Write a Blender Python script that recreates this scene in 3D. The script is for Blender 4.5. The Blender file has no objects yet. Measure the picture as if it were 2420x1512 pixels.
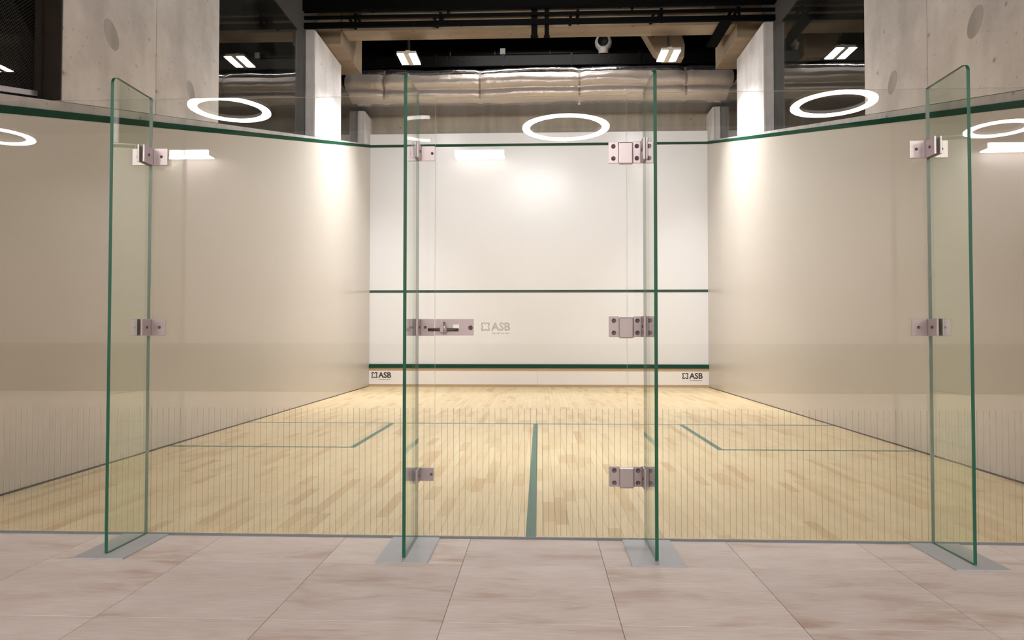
import bpy, math, random
from mathutils import Vector, Matrix, noise
random.seed(7)
sc = bpy.context.scene
C = sc.collection

# ------------------------------------------------------------------ camera, world, exposure
CX, CY, CZ = 0.0426, -3.2971, 0.9672
YAW, PIT, ROL, FPX = 0.03988, 0.02244, 0.000416, 1629.92
c_, s_ = math.cos(YAW), math.sin(YAW)
fw = Vector((-s_*math.cos(PIT), c_*math.cos(PIT), math.sin(PIT)))
rt = Vector((c_, s_, 0.0)); up = rt.cross(fw)
r2 = rt*math.cos(ROL)+up*math.sin(ROL); u2 = up*math.cos(ROL)-rt*math.sin(ROL)
cam = bpy.data.cameras.new('camera'); camo = bpy.data.objects.new('camera', cam); C.objects.link(camo)
cam.sensor_width = 36.0; cam.lens = FPX*36.0/2420.0; cam.clip_start = 0.05; cam.clip_end = 100
camo.matrix_world = Matrix(((r2.x, u2.x, -fw.x, CX), (r2.y, u2.y, -fw.y, CY), (r2.z, u2.z, -fw.z, CZ), (0, 0, 0, 1)))
sc.camera = camo
w = bpy.data.worlds.new('world'); sc.world = w; w.use_nodes = True
w.node_tree.nodes['Background'].inputs[0].default_value = (0.5, 0.45, 0.4, 1)
w.node_tree.nodes['Background'].inputs[1].default_value = 0.02
sc.view_settings.view_transform = 'Standard'; sc.view_settings.look = 'None'
sc.view_settings.gamma = 1.0; sc.view_settings.use_curve_mapping = False
sc.view_settings.exposure = 0.0
sc.cycles.transparent_max_bounces = 48
sc.cycles.max_bounces = 14; sc.cycles.diffuse_bounces = 5; sc.cycles.glossy_bounces = 6
sc.cycles.sample_clamp_indirect = 14.0
COURT_W = 120.0      # emission strength of the court floodlight diffusers
AIM_W = 220.0        # the two floodlights aimed at the front wall
RING_W = 150.0       # emission strength of the lobby ring lamps
BAR_W = 30.0

# ------------------------------------------------------------------ mesh helpers
WL = {}
class MB:
    def __init__(s): s.v = []; s.f = []; s.m = []; s.c = []; s.smooth = []
    def quad(s, pts, m=0, tone=0.0):
        n = len(s.v); s.v += [tuple(p) for p in pts]; s.f.append(tuple(range(n, n+len(pts)))); s.m.append(m); s.c.append(tone); s.smooth.append(False); return s
    def box(s, a, b, m=0, tone=0.0, em=None, axis=None, skip=()):
        """em / axis: material index em for every face not perpendicular to axis"""
        x0, y0, z0 = a; x1, y1, z1 = b
        n = len(s.v)
        s.v += [(x0,y0,z0),(x1,y0,z0),(x1,y1,z0),(x0,y1,z0),(x0,y0,z1),(x1,y0,z1),(x1,y1,z1),(x0,y1,z1)]
        F = [('z-',(0,3,2,1)),('z+',(4,5,6,7)),('y-',(0,1,5,4)),('y+',(2,3,7,6)),('x-',(3,0,4,7)),('x+',(1,2,6,5))]
        for k, f in F:
            if k in skip: continue
            s.f.append(tuple(n+i for i in f)); s.c.append(tone); s.smooth.append(False)
            s.m.append(m if (em is None or k[0] == axis) else em)
        return s
    def prism(s, poly, axis, a, b, m=0, em=None):
        """extrude a polygon (pairs of the two other axes) along axis from a to b"""
        n = len(s.v); k = len(poly)
        def P(p, t):
            if axis == 'x': return (t, p[0], p[1])
            if axis == 'y': return (p[0], t, p[1])
            return (p[0], p[1], t)
        s.v += [P(p, a) for p in poly]+[P(p, b) for p in poly]
        fs = [tuple(range(n, n+k)), tuple(range(n+2*k-1, n+k-1, -1))]
        fs += [(n+i, n+k+i, n+k+(i+1) % k, n+(i+1) % k) for i in range(k)]
        for i, f in enumerate(fs):
            s.f.append(f); s.c.append(0.0); s.smooth.append(False); s.m.append(m if (em is None or i < 2) else em)
        return s
    def cyl(s, p0, p1, r, n=14, r1=None, m=0, cap=True, smooth=True):
        p0, p1 = Vector(p0), Vector(p1); d = (p1-p0).normalized(); r1 = r if r1 is None else r1
        a = d.orthogonal().normalized(); b = d.cross(a); k = len(s.v)
        for p, rr in ((p0, r), (p1, r1)):
            for i in range(n):
                t = 2*math.pi*i/n; s.v.append(tuple(p+a*rr*math.cos(t)+b*rr*math.sin(t)))
        for i in range(n):
            s.f.append((k+i, k+(i+1) % n, k+n+(i+1) % n, k+n+i)); s.m.append(m); s.c.append(0.0); s.smooth.append(smooth)
        if cap:
            s.f.append(tuple(range(k+n-1, k-1, -1))); s.f.append(tuple(range(k+n, k+2*n)))
            s.m += [m, m]; s.c += [0.0, 0.0]; s.smooth += [False, False]
        return s
    def lathe(s, prof, org, axis, n=28, m=0):
        """prof: (r, t) pairs, t along axis from org"""
        org = Vector(org); d = Vector(axis).normalized(); a = d.orthogonal().normalized(); b = d.cross(a); k = len(s.v)
        for r, t in prof:
            for i in range(n):
                q = 2*math.pi*i/n; s.v.append(tuple(org+d*t+a*r*math.cos(q)+b*r*math.sin(q)))
        for j in range(len(prof)-1):
            for i in range(n):
                s.f.append((k+j*n+i, k+j*n+(i+1) % n, k+(j+1)*n+(i+1) % n, k+(j+1)*n+i)); s.m.append(m); s.c.append(0.0); s.smooth.append(True)
        return s
    def grid(s, rows, m=0, smooth=True, closed=False):
        k = len(s.v); n = len(rows[0])
        for r in rows: s.v += [tuple(p) for p in r]
        for j in range(len(rows)-1):
            for i in range(n if closed else n-1):
                i2 = (i+1) % n
                s.f.append((k+j*n+i, k+j*n+i2, k+(j+1)*n+i2, k+(j+1)*n+i)); s.m.append(m); s.c.append(0.0); s.smooth.append(smooth)
        return s

def wl(o): return WL.get(o.name, Vector((0, 0, 0)))
def obj(name, mb, mats, parent=None, tone=False, bevel=0.0, **props):
    """link ONE mesh object; vertices are given in world space and re-based on the bottom centre"""
    xs = [v[0] for v in mb.v]; ys = [v[1] for v in mb.v]; zs = [v[2] for v in mb.v]
    o0 = Vector(((min(xs)+max(xs))/2, (min(ys)+max(ys))/2, min(zs)))
    me = bpy.data.meshes.new(name)
    me.from_pydata([(v[0]-o0.x, v[1]-o0.y, v[2]-o0.z) for v in mb.v], [], mb.f)
    if not isinstance(mats, (list, tuple)): mats = [mats]
    for x in mats: me.materials.append(x)
    me.polygons.foreach_set('material_index', mb.m)
    me.polygons.foreach_set('use_smooth', mb.smooth)
    if tone:
        at = me.attributes.new('tone', 'FLOAT', 'FACE'); at.data.foreach_set('value', mb.c)
    me.update()
    o = bpy.data.objects.new(name, me); C.objects.link(o)
    if parent is not None:
        o.parent = parent; o.location = o0-wl(parent)
    else: o.location = o0
    WL[o.name] = o0
    if bevel:
        b = o.modifiers.new('bevel', 'BEVEL'); b.width = bevel; b.segments = 2; b.limit_method = 'ANGLE'
    for k, v in props.items(): o[k] = v
    return o
def thing(name, loc, label=None, category=None, group=None, kind=None):
    o = bpy.data.objects.new(name, None); C.objects.link(o); o.location = loc; o.empty_display_size = 0.05
    WL[o.name] = Vector(loc)
    return tag(o, label, category, group, kind)
def tag(o, label=None, category=None, group=None, kind=None):
    if label: o['label'] = label
    if category: o['category'] = category
    if group: o['group'] = group
    if kind: o['kind'] = kind
    return o

# ------------------------------------------------------------------ materials
def nm(name):
    m = bpy.data.materials.new(name); m.use_nodes = True; t = m.node_tree
    return m, t, t.nodes, t.links, t.nodes['Principled BSDF']
def plain(name, col, rough=0.5, metal=0.0, spec=0.5, bump=0.0, scale=60.0, var=0.06):
    m, t, N, L, P = nm(name)
    P.inputs['Roughness'].default_value = rough; P.inputs['Metallic'].default_value = metal
    P.inputs['Specular IOR Level'].default_value = spec
    tc = N.new('ShaderNodeTexCoord'); ns = N.new('ShaderNodeTexNoise'); ns.inputs['Scale'].default_value = scale*0.15; ns.inputs['Detail'].default_value = 4
    L.new(tc.outputs['Object'], ns.inputs['Vector'])
    mx = N.new('ShaderNodeMix'); mx.data_type = 'RGBA'; L.new(ns.outputs['Fac'], mx.inputs['Factor'])
    mx.inputs['A'].default_value = tuple(max(0, x*(1-var)) for x in col)+(1,); mx.inputs['B'].default_value = tuple(min(1, x*(1+var)) for x in col)+(1,)
    L.new(mx.outputs['Result'], P.inputs['Base Color'])
    if bump:
        n2 = N.new('ShaderNodeTexNoise'); n2.inputs['Scale'].default_value = scale; n2.inputs['Detail'].default_value = 3
        L.new(tc.outputs['Object'], n2.inputs['Vector'])
        b = N.new('ShaderNodeBump'); b.inputs['Strength'].default_value = bump; b.inputs['Distance'].default_value = 0.01
        L.new(n2.outputs['Fac'], b.inputs['Height']); L.new(b.outputs['Normal'], P.inputs['Normal'])
    return m
def emit(name, col, st):
    m, t, N, L, P = nm(name); P.inputs['Base Color'].default_value = (0.8, 0.8, 0.8, 1)
    P.inputs['Emission Color'].default_value = col+(1,); P.inputs['Emission Strength'].default_value = st
    return m
def math_node(N, L, op, a, b=None):
    n = N.new('ShaderNodeMath'); n.operation = op
    for i, x in enumerate((a, b)):
        if x is None: continue
        if isinstance(x, (int, float)): n.inputs[i].default_value = x
        else: L.new(x, n.inputs[i])
    return n.outputs[0]
def glass(name, tint, r0=0.042):
    m, t, N, L, P = nm(name); N.remove(P)
    lw = N.new('ShaderNodeLayerWeight'); lw.inputs['Blend'].default_value = 0.5
    p5 = math_node(N, L, 'POWER', lw.outputs['Facing'], 5.0)
    fr = math_node(N, L, 'ADD', math_node(N, L, 'MULTIPLY', p5, 1-r0), r0)
    tr = N.new('ShaderNodeBsdfTransparent'); tr.inputs[0].default_value = tint+(1,)
    gl = N.new('ShaderNodeBsdfGlossy'); gl.inputs['Roughness'].default_value = 0.0; gl.inputs['Color'].default_value = (1, 1, 1, 1)
    mx = N.new('ShaderNodeMixShader'); L.new(fr, mx.inputs[0]); L.new(tr.outputs[0], mx.inputs[1]); L.new(gl.outputs[0], mx.inputs[2])
    L.new(mx.outputs[0], N['Material Output'].inputs['Surface']); return m
def film(name, col, cover):
    m, t, N, L, P = nm(name); P.inputs['Base Color'].default_value = col+(1,); P.inputs['Roughness'].default_value = 0.6
    tr = N.new('ShaderNodeBsdfTransparent'); mx = N.new('ShaderNodeMixShader'); mx.inputs[0].default_value = cover
    L.new(tr.outputs[0], mx.inputs[1]); L.new(P.outputs[0], mx.inputs[2]); L.new(mx.outputs[0], N['Material Output'].inputs['Surface']); return m
def concrete(name, col, dark=0.7, rough=0.75, streak=(7, 7, 0.5)):
    m, t, N, L, P = nm(name); P.inputs['Roughness'].default_value = rough; P.inputs['Specular IOR Level'].default_value = 0.3
    tc = N.new('ShaderNodeTexCoord')
    mp = N.new('ShaderNodeMapping'); mp.inputs['Scale'].default_value = streak; L.new(tc.outputs['Object'], mp.inputs['Vector'])
    n1 = N.new('ShaderNodeTexNoise'); n1.inputs['Scale'].default_value = 1.0; n1.inputs['Detail'].default_value = 6; L.new(mp.outputs[0], n1.inputs['Vector'])
    n2 = N.new('ShaderNodeTexNoise'); n2.inputs['Scale'].default_value = 1.6; n2.inputs['Detail'].default_value = 8; n2.inputs['Roughness'].default_value = 0.65; L.new(tc.outputs['Object'], n2.inputs['Vector'])
    av = math_node(N, L, 'MULTIPLY', math_node(N, L, 'ADD', n1.outputs['Fac'], n2.outputs['Fac']), 0.5)
    rp = N.new('ShaderNodeValToRGB'); L.new(av, rp.inputs[0])
    rp.color_ramp.elements[0].position = 0.36; rp.color_ramp.elements[0].color = (col[0]*dark, col[1]*dark, col[2]*dark, 1)
    rp.color_ramp.elements[1].position = 0.60; rp.color_ramp.elements[1].color = col+(1,)
    vo = N.new('ShaderNodeTexVoronoi'); vo.inputs['Scale'].default_value = 4.5; L.new(tc.outputs['Object'], vo.inputs['Vector'])
    pr = N.new('ShaderNodeValToRGB'); L.new(vo.outputs['Distance'], pr.inputs[0])
    pr.color_ramp.elements[0].position = 0.05; pr.color_ramp.elements[0].color = (0.45, 0.42, 0.4, 1)
    pr.color_ramp.elements[1].position = 0.11; pr.color_ramp.elements[1].color = (1, 1, 1, 1)
    vo2 = N.new('ShaderNodeTexVoronoi'); vo2.inputs['Scale'].default_value = 11.0; L.new(tc.outputs['Object'], vo2.inputs['Vector'])
    pr2 = N.new('ShaderNodeValToRGB'); L.new(vo2.outputs['Distance'], pr2.inputs[0])
    pr2.color_ramp.elements[0].position = 0.05; pr2.color_ramp.elements[0].color = (0.5, 0.47, 0.45, 1)
    pr2.color_ramp.elements[1].position = 0.13; pr2.color_ramp.elements[1].color = (1, 1, 1, 1)
    pm = N.new('ShaderNodeMix'); pm.data_type = 'RGBA'; pm.blend_type = 'MULTIPLY'; pm.inputs['Factor'].default_value = 0.7
    L.new(pr.outputs[0], pm.inputs['A']); L.new(pr2.outputs[0], pm.inputs['B'])
    mu = N.new('ShaderNodeMix'); mu.data_type = 'RGBA'; mu.blend_type = 'MULTIPLY'; mu.inputs['Factor'].default_value = 0.8
    L.new(rp.outputs[0], mu.inputs['A']); L.new(pm.outputs['Result'], mu.inputs['B']); L.new(mu.outputs['Result'], P.inputs['Base Color'])
    b = N.new('ShaderNodeBump'); b.inputs['Strength'].default_value = 0.25; b.inputs['Distance'].default_value = 0.01
    L.new(n2.outputs['Fac'], b.inputs['Height']); L.new(b.outputs['Normal'], P.inputs['Normal']); return m
def wood():
    m, t, N, L, P = nm('maple_plank'); P.inputs['Roughness'].default_value = 0.42; P.inputs['Specular IOR Level'].default_value = 0.35
    at = N.new('ShaderNodeAttribute'); at.attribute_name = 'tone'
    geo = N.new('ShaderNodeNewGeometry')
    mp = N.new('ShaderNodeMapping'); mp.inputs['Scale'].default_value = (55, 3.0, 1); L.new(geo.outputs['Position'], mp.inputs['Vector'])
    n = N.new('ShaderNodeTexNoise'); n.inputs['Detail'].default_value = 5; n.inputs['Scale'].default_value = 1; L.new(mp.outputs[0], n.inputs['Vector'])
    f = math_node(N, L, 'ADD', at.outputs['Fac'], math_node(N, L, 'MULTIPLY', math_node(N, L, 'SUBTRACT', n.outputs['Fac'], 0.5), 0.55))
    rp = N.new('ShaderNodeValToRGB'); L.new(f, rp.inputs[0]); e = rp.color_ramp.elements
    e[0].position = 0.0; e[0].color = (0.75, 0.605, 0.365, 1); e[1].position = 1.0; e[1].color = (0.54, 0.36, 0.165, 1)
    k = e.new(0.45); k.color = (0.67, 0.51, 0.28, 1)
    L.new(rp.outputs[0], P.inputs['Base Color']); return m
def tile_mat():
    m, t, N, L, P = nm('lobby_tile'); P.inputs['Roughness'].default_value = 0.55; P.inputs['Specular IOR Level'].default_value = 0.35
    tc = N.new('ShaderNodeTexCoord'); oi = N.new('ShaderNodeObjectInfo')
    mp = N.new('ShaderNodeMapping'); mp.inputs['Scale'].default_value = (1.3, 4.2, 1); L.new(tc.outputs['Object'], mp.inputs['Vector'])
    w4 = math_node(N, L, 'MULTIPLY', oi.outputs['Random'], 37.0)
    n1 = N.new('ShaderNodeTexNoise'); n1.noise_dimensions = '4D'; n1.inputs['Scale'].default_value = 1.5; n1.inputs['Detail'].default_value = 8; n1.inputs['Roughness'].default_value = 0.6
    n1.inputs['Distortion'].default_value = 0.5
    L.new(mp.outputs[0], n1.inputs['Vector']); L.new(w4, n1.inputs['W'])
    rp = N.new('ShaderNodeValToRGB'); L.new(n1.outputs['Fac'], rp.inputs[0]); e = rp.color_ramp.elements
    e[0].position = 0.27; e[0].color = (0.42, 0.285, 0.215, 1); e[1].position = 0.70; e[1].color = (0.68, 0.60, 0.55, 1)
    k = e.new(0.46); k.color = (0.62, 0.525, 0.47, 1)
    mp2 = N.new('ShaderNodeMapping'); mp2.inputs['Scale'].default_value = (9, 90, 1); L.new(tc.outputs['Object'], mp2.inputs['Vector'])
    n2 = N.new('ShaderNodeTexNoise'); n2.inputs['Scale'].default_value = 1; n2.inputs['Detail'].default_value = 3; L.new(mp2.outputs[0], n2.inputs['Vector'])
    mu = N.new('ShaderNodeMix'); mu.data_type = 'RGBA'; mu.blend_type = 'OVERLAY'; mu.inputs['Factor'].default_value = 0.25
    L.new(rp.outputs[0], mu.inputs['A']); L.new(n2.outputs['Fac'], mu.inputs['B'])
    hs = N.new('ShaderNodeHueSaturation'); L.new(mu.outputs['Result'], hs.inputs['Color'])
    L.new(math_node(N, L, 'ADD', math_node(N, L, 'MULTIPLY', oi.outputs['Random'], 0.12), 0.94), hs.inputs['Value'])
    L.new(hs.outputs[0], P.inputs['Base Color']); return m

M = {}
M['cream'] = plain('cream_panel', (0.545, 0.495, 0.435), 0.30, var=0.015, scale=8)
M['white'] = plain('white_panel', (0.79, 0.79, 0.81), 0.27, var=0.01, scale=8)
M['green'] = plain('green_paint', (0.008, 0.055, 0.03), 0.9, spec=0.0, var=0.05)
M['green_line'] = plain('green_floor_paint', (0.022, 0.13, 0.085), 0.4, var=0.08)
M['seam'] = plain('dark_seam', (0.05, 0.035, 0.025), 0.7)
M['wood'] = wood()
M['subfloor'] = plain('subfloor', (0.34, 0.22, 0.11), 0.8)
M['tile'] = tile_mat()
M['grout'] = plain('grout', (0.42, 0.34, 0.305), 0.9)
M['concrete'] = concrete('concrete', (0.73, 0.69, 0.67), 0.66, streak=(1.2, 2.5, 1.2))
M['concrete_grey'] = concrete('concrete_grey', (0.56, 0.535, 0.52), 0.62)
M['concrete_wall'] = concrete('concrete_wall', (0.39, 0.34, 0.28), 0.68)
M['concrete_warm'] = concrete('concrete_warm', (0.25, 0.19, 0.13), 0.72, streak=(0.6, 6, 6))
M['plug'] = concrete('concrete_plug', (0.47, 0.44, 0.42), 0.7)
M['black'] = plain('black_paint', (0.0025, 0.0025, 0.0025), 0.9, spec=0.05)
M['blackgloss'] = plain('black_sheet', (0.006, 0.0055, 0.005), 0.4, spec=0.25, bump=0.5, scale=22)
M['glass'] = glass('clear_glass', (0.985, 0.993, 0.985))
M['finglass'] = glass('fin_glass', (0.93, 0.965, 0.925))
M['dimglass'] = glass('gallery_glass', (0.55, 0.55, 0.52), 0.05)
M['edge'] = plain('green_glass_edge', (0.012, 0.09, 0.05), 0.42, spec=0.3, var=0.25, scale=12)
M['edgedim'] = plain('thin_glass_edge', (0.10, 0.155, 0.125), 0.3, var=0.1)
M['edgepale'] = film('pane_edge', (0.42, 0.46, 0.43), 0.45)
M['steel'] = plain('satin_steel', (0.47, 0.415, 0.42), 0.36, 0.75, var=0.03)
M['steeldark'] = plain('dark_screw', (0.11, 0.085, 0.085), 0.45, 0.6)
M['plate'] = plain('floor_plate_steel', (0.46, 0.465, 0.475), 0.45, 0.3, var=0.04)
M['sealgrey'] = plain('seal_grey', (0.16, 0.18, 0.19), 0.5)
M['frit'] = film('frit_line', (0.10, 0.115, 0.10), 0.42)
M['print'] = film('grey_print', (0.30, 0.29, 0.26), 0.55)
M['ink'] = plain('black_ink', (0.035, 0.03, 0.03), 0.6)
M['inkgrey'] = plain('grey_ink', (0.22, 0.20, 0.20), 0.6)
M['tin'] = plain('white_tin', (0.86, 0.83, 0.83), 0.35, var=0.01)
M['ledge'] = plain('tin_ledge', (0.50, 0.37, 0.23), 0.5)
M['foil'] = plain('foil_wrap', (0.50, 0.44, 0.385), 0.40, 0.4, bump=1.0, scale=14, var=0.14)
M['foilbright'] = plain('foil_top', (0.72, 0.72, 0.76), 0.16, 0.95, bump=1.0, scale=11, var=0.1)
M['strap'] = plain('duct_strap', (0.25, 0.21, 0.18), 0.5, 0.3)
M['whiteplastic'] = plain('white_plastic', (0.70, 0.64, 0.58), 0.45)
M['nozzlewhite'] = plain('nozzle_white', (0.88, 0.82, 0.77), 0.4)
M['beige'] = plain('lamp_housing', (0.55, 0.48, 0.40), 0.5)
M['court_light'] = emit('court_light', (1.0, 0.995, 1.0), COURT_W)
M['aim_light'] = emit('aim_light', (1.0, 0.995, 1.0), AIM_W)
M['near_light'] = emit('near_light', (1.0, 0.995, 1.0), 36.0)
M['dim_light'] = emit('dim_light', (1.0, 0.995, 1.0), 6.0)
M['strip_light'] = emit('strip_light', (1.0, 0.97, 0.95), 60.0)
M['ring_light'] = emit('ring_light', (1.0, 0.935, 0.91), RING_W)
M['bar_wash'] = emit('bar_wash', (1.0, 0.94, 0.94), 260.0)
M['bar_light'] = emit('bar_light', (1.0, 0.94, 0.9), BAR_W)
M['frame'] = plain('bronze_frame', (0.05, 0.042, 0.035), 0.5, 0.4)
M['revealdark'] = plain('dark_reveal', (0.022, 0.015, 0.009), 0.7, var=0.4)
M['mesh'] = plain('dark_mesh', (0.07, 0.068, 0.065), 0.5, 0.3)
M['lobbywall'] = plain('lobby_wall', (0.55, 0.50, 0.47), 0.8)
M['lobbydado'] = plain('lobby_dado', (0.09, 0.075, 0.06), 0.7)
M['lobbydark'] = plain('lobby_dark', (0.10, 0.09, 0.085), 0.9)
M['voidgrey'] = plain('void_grey', (0.22, 0.205, 0.185), 0.9)
M['rod'] = plain('black_rod', (0.01, 0.01, 0.01), 0.6)

ST = dict(kind='structure')
# ------------------------------------------------------------------ court: floor of single planks
W2, LEN = 3.2, 9.75
floor = obj('floor', MB().box((-W2, 0.013, -0.06), (W2, LEN, -0.014)), M['subfloor'], **ST)
tag(floor, 'pale maple strip floor of the squash court behind the glass', 'floor')
PW = 0.064; planks = []
x = -W2
while x < W2-0.01:
    x1 = min(x+PW, W2); y = 0.013-random.uniform(0, 0.4)
    while y < LEN:
        l = random.choice((0.28, 0.36, 0.42, 0.5, 0.6)); a, b = max(y, 0.013), min(y+l, LEN)
        if b-a > 0.02:
            q = random.random(); tone = random.uniform(0.05, 0.4) if q < 0.8 else random.uniform(0.4, 0.85)
            planks.append((x, a, x1, b, tone))
        y += l
    x = x1
planks.sort(key=lambda p: (p[1]+p[3]) + 0.35*abs(p[0]))
g = 0.0006
for p in planks[:300]:
    obj('plank', MB().box((p[0]+g, p[1]+g, -0.0139), (p[2]-g, p[3]-g, random.uniform(-0.0002, 0.0)), tone=p[4], skip=('z-',)), M['wood'], floor, tone=True)
mb = MB()
for p in planks[300:]: mb.box((p[0]+g, p[1]+g, -0.0139), (p[2]-g, p[3]-g, 0.0), tone=p[4], skip=('z-',))
obj('planks', mb, M['wood'], floor, tone=True, kind='stuff')
# painted court lines on the planks
for a, b in (((-W2, 4.26), (W2, 4.31)), ((-0.025, 0.02), (0.025, 4.26)), ((-W2, 2.61), (-1.55, 2.66)), ((1.55, 2.61), (W2, 2.66)),
             ((-1.60, 2.66), (-1.55, 4.26)), ((1.55, 2.66), (1.60, 4.26))):
    obj('court_line', MB().box((a[0], a[1], 0.0002), (b[0], b[1], 0.0010)), M['green_line'], floor)

# lobby floor of single tiles
lob = obj('floor', MB().box((-9.5, -8.4, -0.05), (9.5, 0.0125, -0.003)), M['grout'], **ST)
tag(lob, 'pinkish brown stone-look tile floor in front of the glass wall', 'floor')
ys = [0.0, -0.37]+[-0.37-0.59*i for i in range(1, 15)]
mb = MB()
for j in range(len(ys)-1):
    for i in range(-16, 16):
        a = -0.285+0.6*i; q = 0.0014
        bx = ((max(a+q, -9.5), max(ys[j+1]+q, -8.4), -0.0029), (min(a+0.6-q, 9.5), ys[j]-q+(0.013 if j == 0 else 0), 0.0))
        if j < 3 and abs(a+0.3) < 2.6:
            obj('tile', MB().box(*bx, skip=('z-',)), M['tile'], lob)
        else: mb.box(*bx, skip=('z-',))
obj('tiles', mb, M['tile'], lob, kind='stuff')

# ------------------------------------------------------------------ court walls
def lz(y): return 2.13+2.44*y/LEN     # lower edge of the sloping out line
LW = 0.05
for nme, sx in (('wall_left', -1), ('wall_right', 1)):
    a, b = sorted((sx*3.2, sx*3.3))
    poly = [(-0.02, 0.0), (LEN, 0.0), (LEN, lz(LEN)+LW), (-0.02, lz(-0.02)+LW)]
    wll = obj(nme, MB().prism(poly, 'x', a, b), M['cream'], **ST)
    tag(wll, 'cream court wall panel on the %s with sloping green out line' % ('left' if sx < 0 else 'right'), 'wall')
    a, b = sorted((sx*3.2, sx*3.197))
    obj('out_line', MB().prism([(-0.02, lz(-0.02)), (LEN-0.003, lz(LEN)), (LEN-0.003, lz(LEN)+LW), (-0.02, lz(-0.02)+LW)], 'x', a, b), M['green'], wll)
    a, b = sorted((sx*3.2, sx*3.195))
    obj('floor_joint', MB().box((a, 0.013, 0.0), (b, LEN-0.05, 0.012)), M['seam'], wll)
wf = obj('wall_front', MB().box((-3.3, LEN, 0), (3.3, LEN+0.1, 4.825)), M['white'], **ST)
tag(wf, 'white front wall of the court with two green lines', 'wall')
obj('out_line', MB().box((-W2, LEN-0.003, 4.57), (W2, LEN, 4.62)), M['green'], wf)
obj('service_line', MB().box((-W2, LEN-0.003, 1.78), (W2, LEN, 1.83)), M['green'], wf)
for xx in (-1.92, 1.92, 0.62, -0.66):
    pass
tin = thing('tin_board', (0, LEN-0.03, 0), 'low white board with a green top strip along the foot of the front wall', 'board')
for a, b in ((-W2, 0.0), (0.0, W2)):
    obj('tin_panel', MB().box((a+0.002, LEN-0.04, 0.046), (b-0.002, LEN-0.001, 0.296)), M['tin'], tin)
obj('top_strip', MB().prism([(LEN-0.05, 0.352), (LEN-0.001, 0.352), (LEN-0.001, 0.425), (LEN-0.04, 0.415)], 'x', -W2, W2), M['green'], tin, label='green sloping top strip')
obj('ledge', MB().box((-W2, LEN-0.036, 0.296), (W2, LEN-0.001, 0.352)), M['ledge'], tin, label='brown wooden ledge')
obj('foot_strip', MB().box((-W2, LEN-0.044, 0.001), (W2, LEN-0.001, 0.046)), M['ledge'], tin)

# printed logo: broken square emblem, three letters, a row of tiny letters too small to read
def text_mesh(txt, h, width):
    cu = bpy.data.curves.new('t', 'FONT'); cu.body = txt; cu.size = 1.0; cu.offset = 0.03; cu.resolution_u = 3
    o = bpy.data.objects.new('t', cu); C.objects.link(o); bpy.context.view_layer.update()
    me = bpy.data.meshes.new_from_object(o.evaluated_get(bpy.context.evaluated_depsgraph_get()))
    V = [v.co.copy() for v in me.vertices]; F = [tuple(p.vertices) for p in me.polygons]
    bpy.data.objects.remove(o); bpy.data.curves.remove(cu); bpy.data.meshes.remove(me)
    x0 = min(v.x for v in V); x1 = max(v.x for v in V); z0 = min(v.y for v in V); z1 = max(v.y for v in V)
    return [((v.x-x0)/(x1-x0)*width, (v.y-z0)/(z1-z0)*h) for v in V], F
def logo(parent, x, y, z, h, m, m2):
    """left, face plane, baseline, letter height"""
    e = h*0.98; t = 0.17*e; mb = MB(); Y = y-0.0004
    for sx in (0, 1):
        for sz in (0, 1):
            def P(u, v): return (x+(u if sx == 0 else e-u), Y, z+(v if sz == 0 else e-v))
            for r in (((0, 0), (0.40*e, 0), (0.40*e, t), (0, t)), ((0, t), (t, t), (t, 0.40*e), (0, 0.40*e)),
                      ((0.40*e, 0.06*e), (0.5*e, 0.12*e), (0.5*e, 0.28*e), (0.36*e, t)), ((0.06*e, 0.40*e), (t, 0.36*e), (0.28*e, 0.5*e), (0.12*e, 0.5*e))):
                pts = [P(*q) for q in r]
                if sx != sz: pts.reverse()
                mb.quad(pts)
    obj('emblem', mb, m, parent)
    V, F = text_mesh('ASB', h, h*2.22); mb = MB()
    mb.v = [(x+e*1.16+u, Y, z+v) for u, v in V]; mb.f = F; mb.m = [0]*len(F); mb.c = [0.0]*len(F); mb.smooth = [False]*len(F)
    obj('lettering', mb, m, parent)
    mb = MB(); q = x+e*1.25; k = 0
    while q < x+e*1.16+h*2.15:
        ww = h*(0.10, 0.07, 0.12, 0.05, 0.11)[k % 5]; hh = h*(0.16, 0.12, 0.12, 0.17, 0.12)[k % 5]
        mb.quad([(q, Y, z-0.34*h), (q+ww, Y, z-0.34*h), (q+ww, Y, z-0.34*h+hh), (q, Y, z-0.34*h+hh)]); q += ww+h*0.06; k += 1
    obj('small_lettering', mb, m2, parent)
logo(tin, -3.146, LEN-0.0405, 0.160, 0.112, M['ink'], M['inkgrey'])
logo(tin, 2.705, LEN-0.0405, 0.160, 0.112, M['ink'], M['inkgrey'])

# ------------------------------------------------------------------ concrete frame above the side walls
GX = 3.35
def sill_top(y): return lz(y)+LW+0.075-0.006*y
TOP = 8.0
def column(name, sx, y0, y1, xin, label, seams=(), mat='concrete', top=TOP):
    ys_ = [y0]+[s for s in seams if y0 < s < y1]+[y1]
    a, b = sorted((sx*xin, sx*3.345))
    core = obj(name, MB().prism([(y0+0.004, sill_top(y0)), (y1-0.004, sill_top(y1)), (y1-0.004, top), (y0+0.004, top)], 'x', *sorted((sx*(xin+0.02), sx*3.345))), M['concrete_grey'], **ST)
    tag(core, label, 'column')
    for p, q in zip(ys_, ys_[1:]):
        obj('cast_face', MB().prism([(p+0.003, sill_top(p)+0.002), (q-0.003, sill_top(q)+0.002), (q-0.003, top-0.01), (p+0.003, top-0.01)], 'x', *sorted((sx*xin, sx*(xin+0.02)))), M[mat], core)
    return core
cA = column('concrete_column', -1, 1.235, 3.515, 3.205, 'massive pale concrete column above the left court wall, nearest the viewer', (2.375,))
cA2 = column('concrete_column', 1, 0.2, 3.49, 3.205, 'massive pale concrete column above the right court wall, nearest the viewer', (2.41,))
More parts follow.
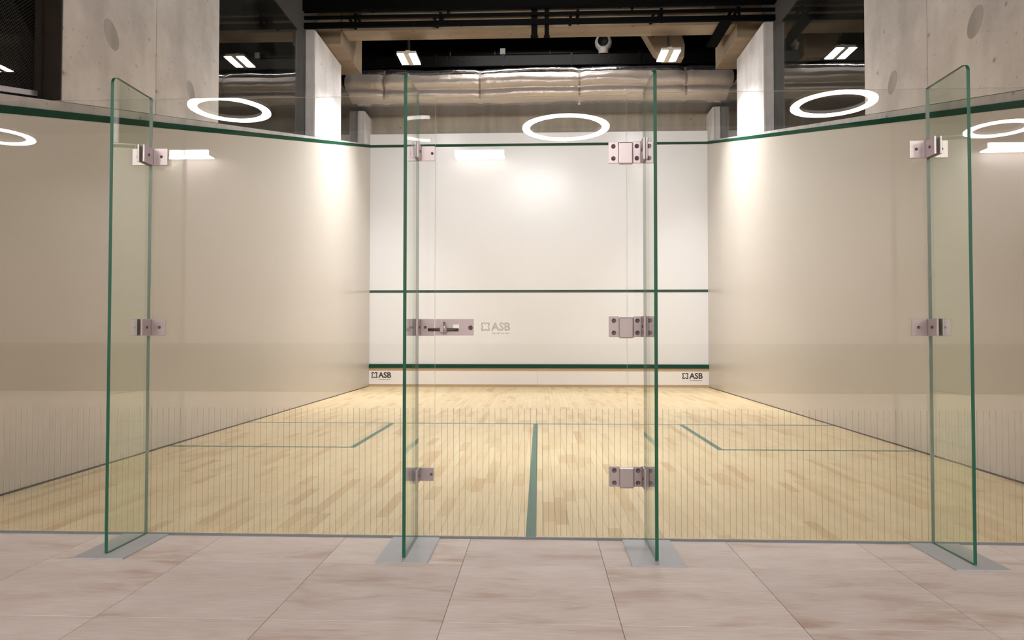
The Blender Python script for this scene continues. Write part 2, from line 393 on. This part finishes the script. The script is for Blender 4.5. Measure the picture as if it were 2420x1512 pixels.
cB = column('concrete_column', -1, 6.49, 7.80, 3.205, 'narrow concrete column above the far half of the left court wall', (), top=5.40)
cB2 = column('concrete_column', 1, 6.49, 7.80, 3.205, 'narrow concrete column above the far half of the right court wall', (7.12,), top=5.40)
cC = column('concrete_column', -1, 9.35, 9.84, 3.205, 'short concrete corner pier left of the front wall', (), top=5.15)
cC2 = column('concrete_column', 1, 9.35, 9.84, 3.205, 'short concrete corner pier right of the front wall', (), top=5.15)
for core, sx, pts in ((cA, -1, ((1.766, 3.249, 0.095, 0.10), (2.958, 3.243, 0.075, 0.085))), (cA2, 1, ((1.792, 3.244, 0.095, 0.10), (2.966, 3.234, 0.08, 0.095)))):
    for y, z, ry, rz in pts:
        poly = [(y+ry*math.cos(t*math.pi/12), z+rz*math.sin(t*math.pi/12)-0.35*ry*math.cos(t*math.pi/12)) for t in range(24)]
        obj('tie_hole_plug', MB().prism(poly, 'x', *sorted((sx*3.2035, sx*3.206))), M['plug'], core, label='darker round patch of a filled tie hole')
for i, sx in ((1, -1), (2, 1)):
    poly = [(-0.02, lz(-0.02)+LW+0.001), (LEN, lz(LEN)+LW+0.001), (LEN, sill_top(LEN)-0.002), (-0.02, sill_top(-0.02)-0.002)]
    t = obj('trim_%d' % i, MB().prism(poly, 'x', *sorted((sx*3.206, sx*3.345))), M['concrete_grey'], **ST)
    tag(t, 'sloping concrete sill along the top of the %s court wall' % ('left' if sx < 0 else 'right'), 'sill')
# gallery windows between the columns
def window(n, sx, y0, y1, top, label, frame=True):
    wd = thing('window_%d' % n, (sx*GX, (y0+y1)/2, sill_top((y0+y1)/2)), label, 'window', kind='structure')
    s0, s1 = sill_top(y0)+0.004, sill_top(y1)+0.004
    obj('pane', MB().prism([(y0, s0), (y1, s1), (y1, top), (y0, top)], 'x', *sorted((sx*GX, sx*(GX+0.012))), em=1), [M['dimglass'], M['edgedim']], wd)
    return wd
window(1, -1, 3.52, 6.48, 5.265, 'dim glass pane between the two left concrete columns')
window(2, 1, 3.50, 6.48, 5.265, 'dim glass pane between the two right concrete columns')
window(3, -1, 7.81, 9.34, 5.265, 'dim glass pane between the far left column and the corner pier')
window(4, 1, 7.81, 9.34, 5.265, 'dim glass pane between the far right column and the corner pier')
w5 = window(5, -1, 0.0, 1.23, 5.0, 'dark framed window with wire mesh left of the big left column')
obj('frame_post', MB().box((-3.345, 1.16, sill_top(1.16)+0.004), (-3.325, 1.215, 5.0)), M['frame'], w5)
obj('frame_rail', MB().prism([(0.0, sill_top(0)+0.03), (1.155, sill_top(1.155)+0.03), (1.155, sill_top(1.155)+0.065), (0, sill_top(0)+0.065)], 'x', -3.345, -3.315), M['steel'], w5)
obj('reveal', MB().box((-3.343, 1.2225, sill_top(1.24)+0.003), (-3.207, 1.2325, 7.9)), M['revealdark'], w5, label='dark brown window reveal')
mb = MB(); z0, z1 = 2.47, 3.6
for k in range(-60, 64):
    for sgn in (1, -1):
        ya = 0.1+k*0.024; dz = z1-z0; pts = []
        a0 = ya; b0 = ya+sgn*dz
        lo, hi = 0.0, 1.155
        ts = []
        for yb in (lo, hi): ts.append((yb-a0)/(b0-a0))
        t0, t1 = max(0.0, min(ts)), min(1.0, max(ts))
        if t1-t0 < 0.02: continue
        mb.cyl((-3.34, a0+(b0-a0)*t0, z0+dz*t0), (-3.34, a0+(b0-a0)*t1, z0+dz*t1), 0.0012, n=3, cap=False)
obj('wire_mesh', mb, M['mesh'], w5, kind='stuff')

# upper front wall, void walls, ceiling
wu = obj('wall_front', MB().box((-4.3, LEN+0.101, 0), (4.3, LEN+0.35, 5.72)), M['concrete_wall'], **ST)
tag(wu, 'bare concrete wall above the white front wall', 'wall')
for nme, a, b in (('wall_far', (-4.4, 12.4, 0), (4.4, 12.5, TOP)), ('wall_left', (-4.45, 0.25, 0), (-4.4, 12.5, TOP)), ('wall_right', (4.4, 0.25, 0), (4.45, 12.5, TOP))):
    o = obj(nme, MB().box(a, b), M['black' if nme == 'wall_far' else 'voidgrey'], **ST); tag(o, 'black painted void wall behind the concrete frame', 'wall', 'black void walls')
ce = obj('ceiling', MB().box((-9.6, -0.6, TOP), (9.6, 12.5, TOP+0.1)), M['black'], **ST); tag(ce, 'black painted ceiling high over the court', 'ceiling')
ce2 = obj('ceiling', MB().box((-9.6, -8.5, 4.5), (9.6, -0.6, 4.6)), M['lobbydark'], **ST); tag(ce2, 'dark lobby ceiling behind the viewer', 'ceiling')
o = obj('wall_back', MB().box((-9.6, -8.5, 0.83), (9.6, -8.4, 4.5)), M['lobbywall'], **ST); tag(o, 'plain lobby wall behind the viewer', 'wall')
o = obj('baseboard_back', MB().box((-9.6, -8.5, 0), (9.6, -8.39, 0.829)), M['lobbydado'], **ST); tag(o, 'dark dado along the lobby wall behind the viewer', 'dado')
for nme, a, b in (('wall_left', (-9.6, -8.5, 0), (-9.5, 0.02, TOP)), ('wall_right', (9.5, -8.5, 0), (9.6, 0.02, TOP)),
                  ('wall_left', (-9.5, 0.02, 0), (-4.46, 0.12, TOP)), ('wall_right', (4.46, 0.02, 0), (9.5, 0.12, TOP)),
                  ('wall_left', (-4.46, 0.02, 0), (-3.36, 0.12, TOP)), ('wall_right', (3.36, 0.02, 0), (4.46, 0.12, TOP)),
                  ('wall_left', (-3.36, -0.02, 0), (-3.31, 0.12, 2.25)), ('wall_right', (3.31, -0.02, 0), (3.36, 0.12, 2.25))):
    o = obj(nme, MB().box(a, b), M['lobbydark'], **ST); tag(o, 'dark lobby side wall outside the picture', 'wall', 'lobby side walls')

# ------------------------------------------------------------------ beams, trays, ducts overhead
def thing1(name, mb, mat, label, cat, group=None, **k):
    o = obj(name, mb, mat, **k); return tag(o, label, cat, group)
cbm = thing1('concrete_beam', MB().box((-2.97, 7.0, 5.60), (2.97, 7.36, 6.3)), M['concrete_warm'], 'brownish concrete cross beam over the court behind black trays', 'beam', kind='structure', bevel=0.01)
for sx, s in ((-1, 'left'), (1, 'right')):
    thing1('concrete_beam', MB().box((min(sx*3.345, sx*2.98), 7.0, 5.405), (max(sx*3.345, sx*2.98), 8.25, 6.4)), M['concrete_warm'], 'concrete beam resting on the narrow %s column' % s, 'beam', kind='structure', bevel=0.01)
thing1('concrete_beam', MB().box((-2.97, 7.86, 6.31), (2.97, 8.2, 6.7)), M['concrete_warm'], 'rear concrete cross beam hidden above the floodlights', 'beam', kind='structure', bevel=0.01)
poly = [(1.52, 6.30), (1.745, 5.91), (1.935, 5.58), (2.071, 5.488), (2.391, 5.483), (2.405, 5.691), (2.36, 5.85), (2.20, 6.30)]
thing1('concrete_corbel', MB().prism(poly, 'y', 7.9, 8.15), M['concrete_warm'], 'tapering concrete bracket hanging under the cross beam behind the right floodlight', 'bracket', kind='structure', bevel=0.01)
def tray(a, b, label, name='cable_tray'):
    t = thing(name, ((a[0]+b[0])/2, (a[1]+b[1])/2, a[2]), label, 'tray')
    if b[0]-a[0] > 1:      # arms fixing the tray to the concrete cross beam behind it
        k = 0.1 if a[2] < 5.5 else 0.0; az = max(a[2], 5.62)+k*0.4
        for q in (-2.75+k, -1.5+k, 0.5+k, 1.7+k, 2.8+k):
            obj('arm', MB().box((q-0.02, 6.6005, a[2]), (q+0.02, 6.607, az+0.02)).box((q-0.02, 6.607, az), (q+0.02, 6.9995, az+0.02)), M['black'], t)
    obj('tray_base', MB().box(a, (b[0], b[1], a[2]+0.006)), M['black'], t)
    if b[0]-a[0] > b[1]-a[1]:
        obj('side_rail', MB().box((a[0], a[1], a[2]+0.0065), (b[0], a[1]+0.008, b[2])), M['black'], t)
        obj('side_rail', MB().box((a[0], b[1]-0.008, a[2]+0.0065), (b[0], b[1], b[2])), M['black'], t)
    else:
        obj('side_rail', MB().box((a[0], a[1], a[2]+0.0065), (a[0]+0.008, b[1], b[2])), M['black'], t)
        obj('side_rail', MB().box((b[0]-0.008, a[1], a[2]+0.0065), (b[0], b[1], b[2])), M['black'], t)
    return t
tray((-3.4, 6.555, 5.46), (3.4, 6.60, 5.535), 'lowest black cable tray crossing just in front of the concrete beam')
tray((-3.4, 6.56, 5.595), (3.4, 6.60, 5.635), 'thin middle black cable tray above the lowest tray')
du = thing('black_duct', (0, 6.35, 5.70), 'deep black duct at the top edge above the cable trays', 'duct')
obj('duct_body', MB().box((-3.4, 6.5, 5.695), (3.4, 6.6, 6.1)), M['black'], du)
for q in (-2.4, -1.2, 0, 1.2, 2.4): obj('flange', MB().box((q-0.02, 6.49, 5.69), (q+0.02, 6.61, 6.11)), M['black'], du)
tray((2.70, 6.66, 5.55), (2.86, 7.7, 5.595), 'black cable tray running away from the viewer beside the right beam')
for q, ww, s in ((-0.03, 0.09, 'wider left'), (0.15, 0.065, 'narrower right')):
    h = thing('tray_hanger', (q, 6.63, 5.32), 'black hanger strap in front of the cross beam, the %s of two' % s, 'hanger', 'hanger straps on the trays')
    obj('strap', MB().box((q-ww/2, 6.625, 5.32), (q+ww/2, 6.637, TOP-0.01)), M['black'], h)
    obj('foot', MB().box((q-ww/2-0.01, 6.615, 5.30), (q+ww/2+0.01, 6.66, 5.319)), M['black'], h)
cp = thing('silver_pipe', (0, 6.85, 5.78), 'thin silver wrapped pipe glimpsed between the black trays near the top edge', 'pipe')
obj('pipe', MB().cyl((-2.6, 6.8, 5.76), (2.6, 6.8, 5.76), 0.045, n=12), M['foil'], cp)
for q in (-1.3, -0.05, 1.4): obj('pipe_clamp', MB().cyl((q-0.02, 6.8, 5.76), (q+0.02, 6.8, 5.76), 0.052, n=12).cyl((q, 6.8, 5.81), (q, 6.8, TOP-0.005), 0.005, n=6), M['rod'], cp)

# foil wrapped duct across the front wall
fd = thing('insulated_duct', (0, 9.2, 5.15), 'silver foil wrapped insulated duct lying across above the front wall', 'duct')
PR = [(9.05, 5.175), (8.93, 5.18), (8.85, 5.215), (8.815, 5.27), (8.83, 5.325), (8.865, 5.358), (8.885, 5.375), (8.845, 5.395), (8.80, 5.44), (8.785, 5.50), (8.81, 5.565), (8.86, 5.61), (8.89, 5.65)]
PT = [(8.89, 5.65), (8.895, 5.69), (8.92, 5.73), (8.97, 5.765), (9.04, 5.775), (9.3, 5.775), (9.7, 5.775), (9.7, 5.175), (9.05, 5.175)]
straps = (-2.74, -1.02, 0.75, 2.62)
def duct_pt(x, p, i, n):
    k = noise.noise(Vector((x*1.3, p[0]*4, p[1]*4)))*0.028+noise.noise(Vector((x*5, p[0]*9, p[1]*9)))*0.010
    for s in straps: k -= 0.022*math.exp(-((x-s)/0.06)**2)
    return (x, p[0]-k, p[1]+k*0.5+0.012*math.sin(x*1.1))
xs_ = [-3.44+i*6.88/170 for i in range(171)]
obj('wrap', MB().grid([[duct_pt(x, p, i, len(PR)) for i, p in enumerate(PR)] for x in xs_]), M['foil'], fd)
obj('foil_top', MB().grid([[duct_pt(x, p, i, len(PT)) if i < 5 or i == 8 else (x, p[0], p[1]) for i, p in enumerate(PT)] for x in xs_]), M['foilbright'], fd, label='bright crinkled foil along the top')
for s in straps:
    mb = MB(); mb.grid([[(lambda q: (q[0], q[1]-0.004, q[2]+0.002))(duct_pt(x, p, i, 1)) for i, p in enumerate(PR[1:]+PT[1:3])] for x in (s-0.018, s, s+0.018)])
    obj('strap', mb, M['strap'], fd)
mb = MB().cyl((0.75, 8.93, 5.185), (0.75, 8.93, 5.10), 0.006, n=8).lathe([(0.0, 0), (0.022, 0.01), (0.022, 0.03), (0.0, 0.04)], (0.75, 8.93, 5.07), (0, 0, 1), n=10)
obj('drain_tip', mb, M['whiteplastic'], fd)
# black duct above it, white ball nozzle, small boxes
bd = thing('black_duct', (0, 11.05, 6.5), 'long glossy black duct above the foil wrapped duct', 'duct')
obj('duct_body', MB().box((-4.3995, 10.75, 6.50), (4.3995, 11.4, 6.745)), M['blackgloss'], bd, bevel=0.02)
for q in (-3.4, -2.1, -0.7, 0.7, 2.1, 3.4): obj('flange', MB().box((q-0.02, 10.73, 6.492), (q+0.02, 11.41, 6.755)), M['blackgloss'], bd)
bp = thing('black_pipe', (0, 11.2, 6.85), 'black pipe running over the glossy black duct', 'pipe')
obj('pipe', MB().cyl((-4.3, 11.2, 6.93), (4.3, 11.2, 6.93), 0.07, n=14), M['blackgloss'], bp)
for q in (-3.0, -1.85, -0.9, 0.27, 2.5): obj('pipe_clip', MB().cyl((q-0.015, 11.2, 6.93), (q+0.015, 11.2, 6.93), 0.078, n=14).box((q-0.012, 11.17, 6.746), (q+0.012, 11.23, 6.86)), M['steeldark'], bp)
nz = thing('ball_nozzle', (1.367, 10.93, 6.75), 'white ball shaped air nozzle with dark round mouth on the black duct', 'nozzle')
ax = Vector((-0.13, -0.98, -0.08)).normalized(); oc = Vector((1.367, 10.93, 7.03)); KB = 0.176
prof = [(KB*math.cos(a), KB*math.sin(a)) for a in [math.radians(d) for d in range(-86, 56, 6)]]
obj('ball', MB().lathe(prof, oc, ax), M['nozzlewhite'], nz)
rr, tt = prof[-1]
obj('mouth', MB().lathe([(rr+0.004, tt-0.006), (rr, tt+0.006), (rr-0.012, tt), (rr-0.016, tt-0.10), (0.001, tt-0.11)], oc, ax), M['rod'], nz, label='dark round mouth')
obj('neck', MB().lathe([(0.10, 0.0), (0.095, 0.03), (0.105, 0.10), (0.12, 0.17)], (1.367, 10.93, 6.762), (0, 0, 1)), M['whiteplastic'], nz)
obj('base', MB().lathe([(0.001, 0.02), (0.12, 0.02), (0.22, 0.012), (0.24, 0.0)], (1.367, 10.98, 6.7455), (0, 0, 1)), M['beige'], nz)
sb = thing('sensor_box', (-0.73, 11.1, 6.87), 'small white sensor box on the black pipe left of the ball nozzle', 'sensor')
obj('box', MB().box((-0.785, 11.05, 6.87), (-0.675, 11.129, 7.0)), M['whiteplastic'], sb, bevel=0.006)
obj('lid', MB().box((-0.778, 11.042, 6.94), (-0.682, 11.0495, 6.995)), M['whiteplastic'], sb)

# ------------------------------------------------------------------ court floodlights
def flood(x, y, label, z=5.30, ztop=TOP, tilt=0.0, light='court_light', power=0.0, spread=100, aim=0.0):
    ztop = z+(ztop-z)/math.cos(tilt); hx, hy = 0.150, 0.22
    t = thing('floodlight', (x, y, z), label, 'lamp', 'court floodlights')
    obj('housing', MB().box((x-hx, y-hy, z+0.006), (x+hx, y+hy, z+0.045)), M['beige'], t, bevel=0.006)
    for s in (-1, 1):
        a, b = sorted((x+s*0.046, x+s*(hx-0.004)))
        obj('diffuser', MB().box((a, y-hy+0.006, z), (b, y+hy-0.006, z+0.0058)), M[light], t)
    obj('middle_bar', MB().box((x-0.042, y-hy, z-0.006), (x+0.042, y+hy, z+0.0058)), M['beige'], t)
    obj('driver', MB().box((x-0.035, y-0.12, z+0.046), (x+0.035, y+0.12, z+0.10)), M['beige'], t, bevel=0.005)
    for s in (-1, 1):
        obj('cable', MB().cyl((x, y+s*0.10, z+0.10), (x-s*0.05*0, y+s*0.02, min(ztop-0.003, z+0.75)), 0.004, n=6), M['rod'], t)
    obj('stem', MB().cyl((x, y, z+0.101), (x, y, ztop-0.02), 0.008, n=8), M['rod'], t)
    t.rotation_euler = (tilt, 0, 0)
    if power:
        la = bpy.data.lights.new('flood_beam', 'AREA'); la.shape = 'RECTANGLE'; la.size = 0.10; la.size_y = 0.40
        la.energy = power; la.spread = math.radians(spread); la.color = (1.0, 0.995, 1.0)
        lo = bpy.data.objects.new('flood_beam', la); C.objects.link(lo); lo.parent = t; lo.location = (0, 0, -0.032); lo.rotation_euler = (0, aim, 0)
flood(-2.005, 7.37, label= 'twin panel floodlight hanging at the left in front of the foil duct', power=60.0, spread=98, aim=0.30)
flood(2.045, 7.40, label= 'twin panel floodlight hanging at the right in front of the concrete bracket', power=60.0, spread=98, aim=-0.30)
for x, q in ((-2.0, 'left'), (2.0, 'right')):
    flood(x, 2.5, label='weaker twin panel floodlight above the near %s half of the court, out of the picture' % q, light='near_light')
for x, q in ((-0.45, 'left'), (0.75, 'right')):  # unseen downlight pair, added to raise the light on the near floor
    flood(x, 2.3, label='unseen downward floodlight added to brighten the floor at the back of the court near the glass wall, %s one' % q, light='dim_light', power=17.0, spread=66)
for i, x in enumerate((-0.36, 0.40)):
    flood(x, 4.0, z=5.12, label='twin panel floodlight over the middle of the court tilted at the front wall, %s' % ('left one' if i == 0 else 'right one'), tilt=math.radians(48), light='aim_light')

sl = thing('strip_lamp', (0.0, 8.8, 7.4), 'long strip lamp hidden above the trays shining down on the foil duct', 'lamp')
obj('housing', MB().box((-1.6, 8.75, 7.43), (1.5, 8.9, 7.49)), M['beige'], sl)
obj('diffuser', MB().box((-1.58, 8.76, 7.415), (1.48, 8.89, 7.429)), M['strip_light'], sl)
for q in (-1.4, 0.0, 1.3): obj('stem', MB().cyl((q, 8.82, 7.49), (q, 8.82, TOP-0.005), 0.008, n=8), M['rod'], sl)

# ------------------------------------------------------------------ glass back wall
GT = 0.012; GH = 2.13
def seal(parent, a, b): obj('floor_seal', MB().box((a, -0.003, 0.0005), (b, GT+0.003, 0.008)), M['sealgrey'], parent)
def frit(parent, a, b):
    mb = MB(); k = math.ceil(a/0.0285)
    while k*0.0285 < b-0.006:
        q = k*0.0285
        if q > a+0.004: mb.quad([(q-0.0017, GT+0.0006, 0.012), (q+0.0017, GT+0.0006, 0.012), (q+0.0017, GT+0.0006, 0.618), (q-0.0017, GT+0.0006, 0.618)])
        k += 1
    obj('frit_lines', mb, M['frit'], parent, kind='stuff')
def pane(name, a, b, label, cat, z0=0.009, z1=GH):
    t = thing(name, ((a+b)/2, GT/2, 0), label, cat)
    obj('pane', MB().box((a, 0, z0), (b, GT, z1), em=1, axis='y'), [M['glass'], M['edgepale']], t)
    seal(t, a, b); frit(t, a, b); return t
pane('glass_partition', -3.195, -1.8665, 'clear glass panel at the far left of the glass wall, beyond the left outer fin', 'glass partition')
p2 = pane('glass_partition', -1.8635, -0.4615, 'clear glass panel left of the glass door', 'glass partition')
door = pane('glass_door', -0.4585, 0.4585, 'clear glass door with the printed logo and three steel hinges', 'door', z1=2.118)
p4 = pane('glass_partition', 0.4615, 1.8635, 'clear glass panel right of the glass door', 'glass partition')
pane('glass_partition', 1.8665, 3.195, 'clear glass panel at the far right of the glass wall, beyond the right outer fin', 'glass partition')
logo(door, -0.2365, -0.0002, 0.989, 0.0415, M['print'], M['print'])

FW, FD = 0.0075, 0.31
def fin(x, label):
    t = thing('glass_fin', (x, -0.16, 0.006), label, 'glass fin')
    r = 0.035; y0, y1, z0, z1 = -FD, -0.0032, 0.0065, GH
    poly = [(y0, z0), (y1, z0), (y1, z1)]
    poly += [(y0+r-r*math.sin(a), z1-r+r*math.cos(a)) for a in [i*math.pi/2/8 for i in range(9)]]
    mb = MB(); mb.prism(poly, 'x', x-FW, x+FW, em=1)
    n = len(poly)   # faces 2..: bottom, rear edge, top, curve..., front edge
    mb.m[2+1] = 2; mb.m[2+2] = 2
    obj('fin_pane', mb, [M['finglass'], M['edge'], M['edgedim']], t)
    b = thing('floor_plate', (x, -0.19, 0), 'flat grey steel plate on the tiles under the %s fin' % label.split(' fin')[0].split('glass ')[-1], 'floor plate', 'steel plates under the glass fins')
    obj('plate', MB().box((x-0.112, -0.37, 0.0002), (x-0.0005, -0.004, 0.006)), M['plate'], b)
    obj('plate', MB().box((x+0.0005, -0.37, 0.0002), (x+0.112, -0.004, 0.006)), M['plate'], b)
    return t
FX = {'lo': -1.8655, 'li': -0.545, 'ri': 0.543, 'ro': 1.8665}
f_lo = fin(FX['lo'], 'tall green edged glass left outer fin standing far left of the door')
f_li = fin(FX['li'], 'tall green edged glass left inner fin standing just left of the door')
f_ri = fin(FX['ri'], 'tall green edged glass right inner fin standing just right of the door')
f_ro = fin(FX['ro'], 'tall green edged glass right outer fin standing far right of the door')

def screw(parent, p, axis, r=0.006, d=0.002):
    q = Vector(p); a = Vector(axis)
    obj('screw', MB().lathe([(r*1.25, 0.0), (r*1.25, d), (r*0.95, d), (r*0.7, d*0.3), (0.0005, d*0.3)], q, a, n=14), M['steeldark'], parent)
PT_ = 0.009
def clamp(parent, x, zc, h, x0, x1, screws, dep=0.085, notch=None):
    """plate on the pane from x0 to x1, with two cheeks gripping the fin"""
    t = MB()
    z0, z1 = zc-h/2, zc+h/2; L0, R0 = x-FW-0.0005, x+FW+0.0005
    e = 0.0005
    if x0 < L0: t.box((x0, -PT_, z0), (L0-0.010, -e, z1))
    if x1 > R0:
        if notch:
            na, nz0, nz1 = notch
            t.box((R0+0.010, -PT_, z0), (na, -e, z1)); t.box((na, -PT_, z0), (x1, -e, nz0)); t.box((na, -PT_, nz1), (x1, -e, z1))
        else: t.box((R0+0.010, -PT_, z0), (x1, -e, z1))
    t.box((L0-0.010, -dep, z0), (L0, -e, z1)); t.box((R0, -dep, z0), (R0+0.010, -e, z1))
    o = obj('corner_clamp', t, M['steel'], parent, bevel=0.0015)
    for q in screws: screw(o, (q, -PT_, zc), (0, -1, 0), 0.0055)
    for s in (-1, 1): screw(o, (x+s*(FW+0.0105), -dep*0.55, zc), (s, 0, 0), 0.0055)
    return o
for f, x, s in ((f_lo, FX['lo'], 1), (f_ro, FX['ro'], -1)):
    clamp(f, x, 1.841, 0.083, x-0.088, x+0.088, (x-0.058, x+0.058))
    clamp(f, x, 1.006, 0.080, x-0.088, x+0.088, (x-0.058, x+0.058))
clamp(f_li, FX['li'], 1.844, 0.072, -0.592, -0.4625, (-0.575, -0.474))
clamp(f_li, FX['li'], 1.006, 0.080, -0.592, -0.4625, (-0.575, -0.505))
clamp(f_li, FX['li'], 0.305, 0.064, -0.592, -0.4625, (-0.575, -0.474))
# lock on the door
lk = MB()
sx0, sx1, sz0, sz1 = -0.372, -0.342, 1.000, 1.020
lx0, lx1, lz0, lz1 = -0.4575, -0.272, 0.967, 1.046
lk.box((lx0, -PT_, lz0), (lx1, -0.0005, sz0)); lk.box((lx0, -PT_, sz1), (lx1, -0.0005, lz1))
lk.box((lx0, -PT_, sz0), (sx0, -0.0005, sz1)); lk.box((sx1, -PT_, sz0), (lx1, -0.0005, sz1))
lko = obj('lock_plate', lk, M['steel'], door)
obj('latch_bolt', MB().cyl((-0.49, -0.0175, 0.995), (-0.345, -0.0175, 0.995), 0.007, n=12), M['steeldark'], lko)
obj('bolt_guide', MB().box((-0.432, -0.030, 0.982), (-0.4, -0.0095, 1.012)), M['steel'], lko, bevel=0.002)
obj('bolt_knob', MB().cyl((-0.41, -0.033, 0.972), (-0.41, -0.033, 1.032), 0.0055, n=12), M['steel'], lko)
obj('keyhole', MB().lathe([(0.011, 0.0), (0.011, 0.003), (0.008, 0.003), (0.007, 0.001), (0.0005, 0.001)], (-0.287, -PT_, 1.004), (0, -1, 0), n=18), M['steeldark'], lko)
# hinges on the door
for zc, h in ((1.840, 0.104), (1.009, 0.098), (0.302, 0.096)):
    z0, z1 = zc-h/2, zc+h/2; x = FX['ri']; hb = MB()
    hb.box((0.372, -PT_, z0), (0.419, -0.0005, z1)); hb.box((0.488, -PT_, z0), (x-FW-0.011, -0.0005, z1))
    hb.box((x+FW+0.011, -PT_, z0), (x+0.045, -0.0005, z1))
    hb.box((x-FW-0.0108, -0.085, z0), (x-FW-0.0006, -0.0005, z1)); hb.box((x+FW+0.0006, -0.085, z0), (x+FW+0.0108, -0.0005, z1))
    ho = obj('hinge', hb, M['steel'], door, bevel=0.0015)
    obj('knuckle', MB().box((0.4195, -0.019, z0-0.006), (0.4875, -0.001, z1-0.004)), M['steel'], ho, bevel=0.006)
    for q in (0.395, 0.506):
        for dz in (-0.029, 0.029): screw(ho, (q, -PT_, zc+dz), (0, -1, 0), 0.0085, 0.003)
    for s in (-1, 1): screw(ho, (x+s*(FW+0.0112), -0.05, zc), (s, 0, 0), 0.006)

# ------------------------------------------------------------------ lobby lamps (seen mirrored in the glass)
def ring(x, y, z, R, label):
    t = thing('ring_lamp', (x, y, z), label, 'lamp', 'ring lamps of the lobby')
    n = 64; ri = R-0.098
    def circ(r, zz): return [(x+r*math.cos(2*math.pi*i/n), y+r*math.sin(2*math.pi*i/n), zz) for i in range(n)]
    obj('diffuser', MB().grid([circ(R, z+0.012), circ(R, z), circ(ri, z), circ(ri, z+0.012)], closed=True, smooth=False), M['ring_light'], t)
    obj('housing', MB().grid([circ(R+0.004, z+0.013), circ(R+0.004, z+0.055), circ(ri-0.004, z+0.055), circ(ri-0.004, z+0.013), circ(R+0.004, z+0.013)], closed=True, smooth=False), M['whiteplastic'], t)
    for k in range(3):
        a = 2*math.pi*k/3+0.4; rm = (R+ri)/2
        obj('cable', MB().cyl((x+rm*math.cos(a), y+rm*math.sin(a), z+0.055), (x+rm*math.cos(a), y+rm*math.sin(a), 4.495), 0.003, n=6), M['rod'], t)
RZ = 3.84
def mir(u, v, z, ax='z'):
    """where a lamp at height z stands so that the glass shows it in that direction"""
    d = fw+r2*((u-1210)/FPX)-u2*((v-756)/FPX); k = (z-CZ)/d.z
    return CX+d.x*k, -(CY+d.y*k)
for u, v, R, lb in ((1337, 303, 0.60, 'large white ring lamp mirrored above the middle of the door'),
                    (543, 260, 0.49, 'white ring lamp mirrored over the left concrete column edge'),
                    (1970, 247, 0.495, 'white ring lamp mirrored left of the right outer fin'),
                    (-9, 322, 0.46, 'white ring lamp mirrored at the left picture edge'),
                    (2363, 305, 0.42, 'white ring lamp mirrored at the right picture edge')):
    x, y = mir(u, v, RZ); ring(x, y, RZ, R, lb)
for u0, u1, v, lb in ((1075, 1191, 361, 'short white wall lamp mirrored left of the door centre under the out line'),
                      (372, 487, 361, 'short white wall lamp mirrored beside the left outer clamp'),
                      (2352, 2470, 343, 'short white wall lamp mirrored at the right picture edge')):
    D = 8.145
    d = fw+r2*(((u0+u1)/2-1210)/FPX)-u2*((v-756)/FPX); k = (D-CY)/d.y
    xc = CX+d.x*k; zc = CZ+d.z*k; hw = (u1-u0)/2*k/FPX*d.length*0.97
    t = thing('wall_lamp', (xc, -8.36, zc), lb, 'lamp', 'bar lamps on the lobby wall')
    obj('housing', MB().box((xc-hw-0.01, -8.399, zc-0.04), (xc+hw+0.01, -8.15, zc+0.06)), M['whiteplastic'], t)
    obj('diffuser', MB().box((xc-hw, -8.149, zc-0.045), (xc+hw, -8.135, zc+0.045)), M['bar_light'], t)
    obj('lower_diffuser', MB().box((xc-hw, -8.35, zc-0.052), (xc+hw, -8.16, zc-0.041)), M['bar_wash'], t)
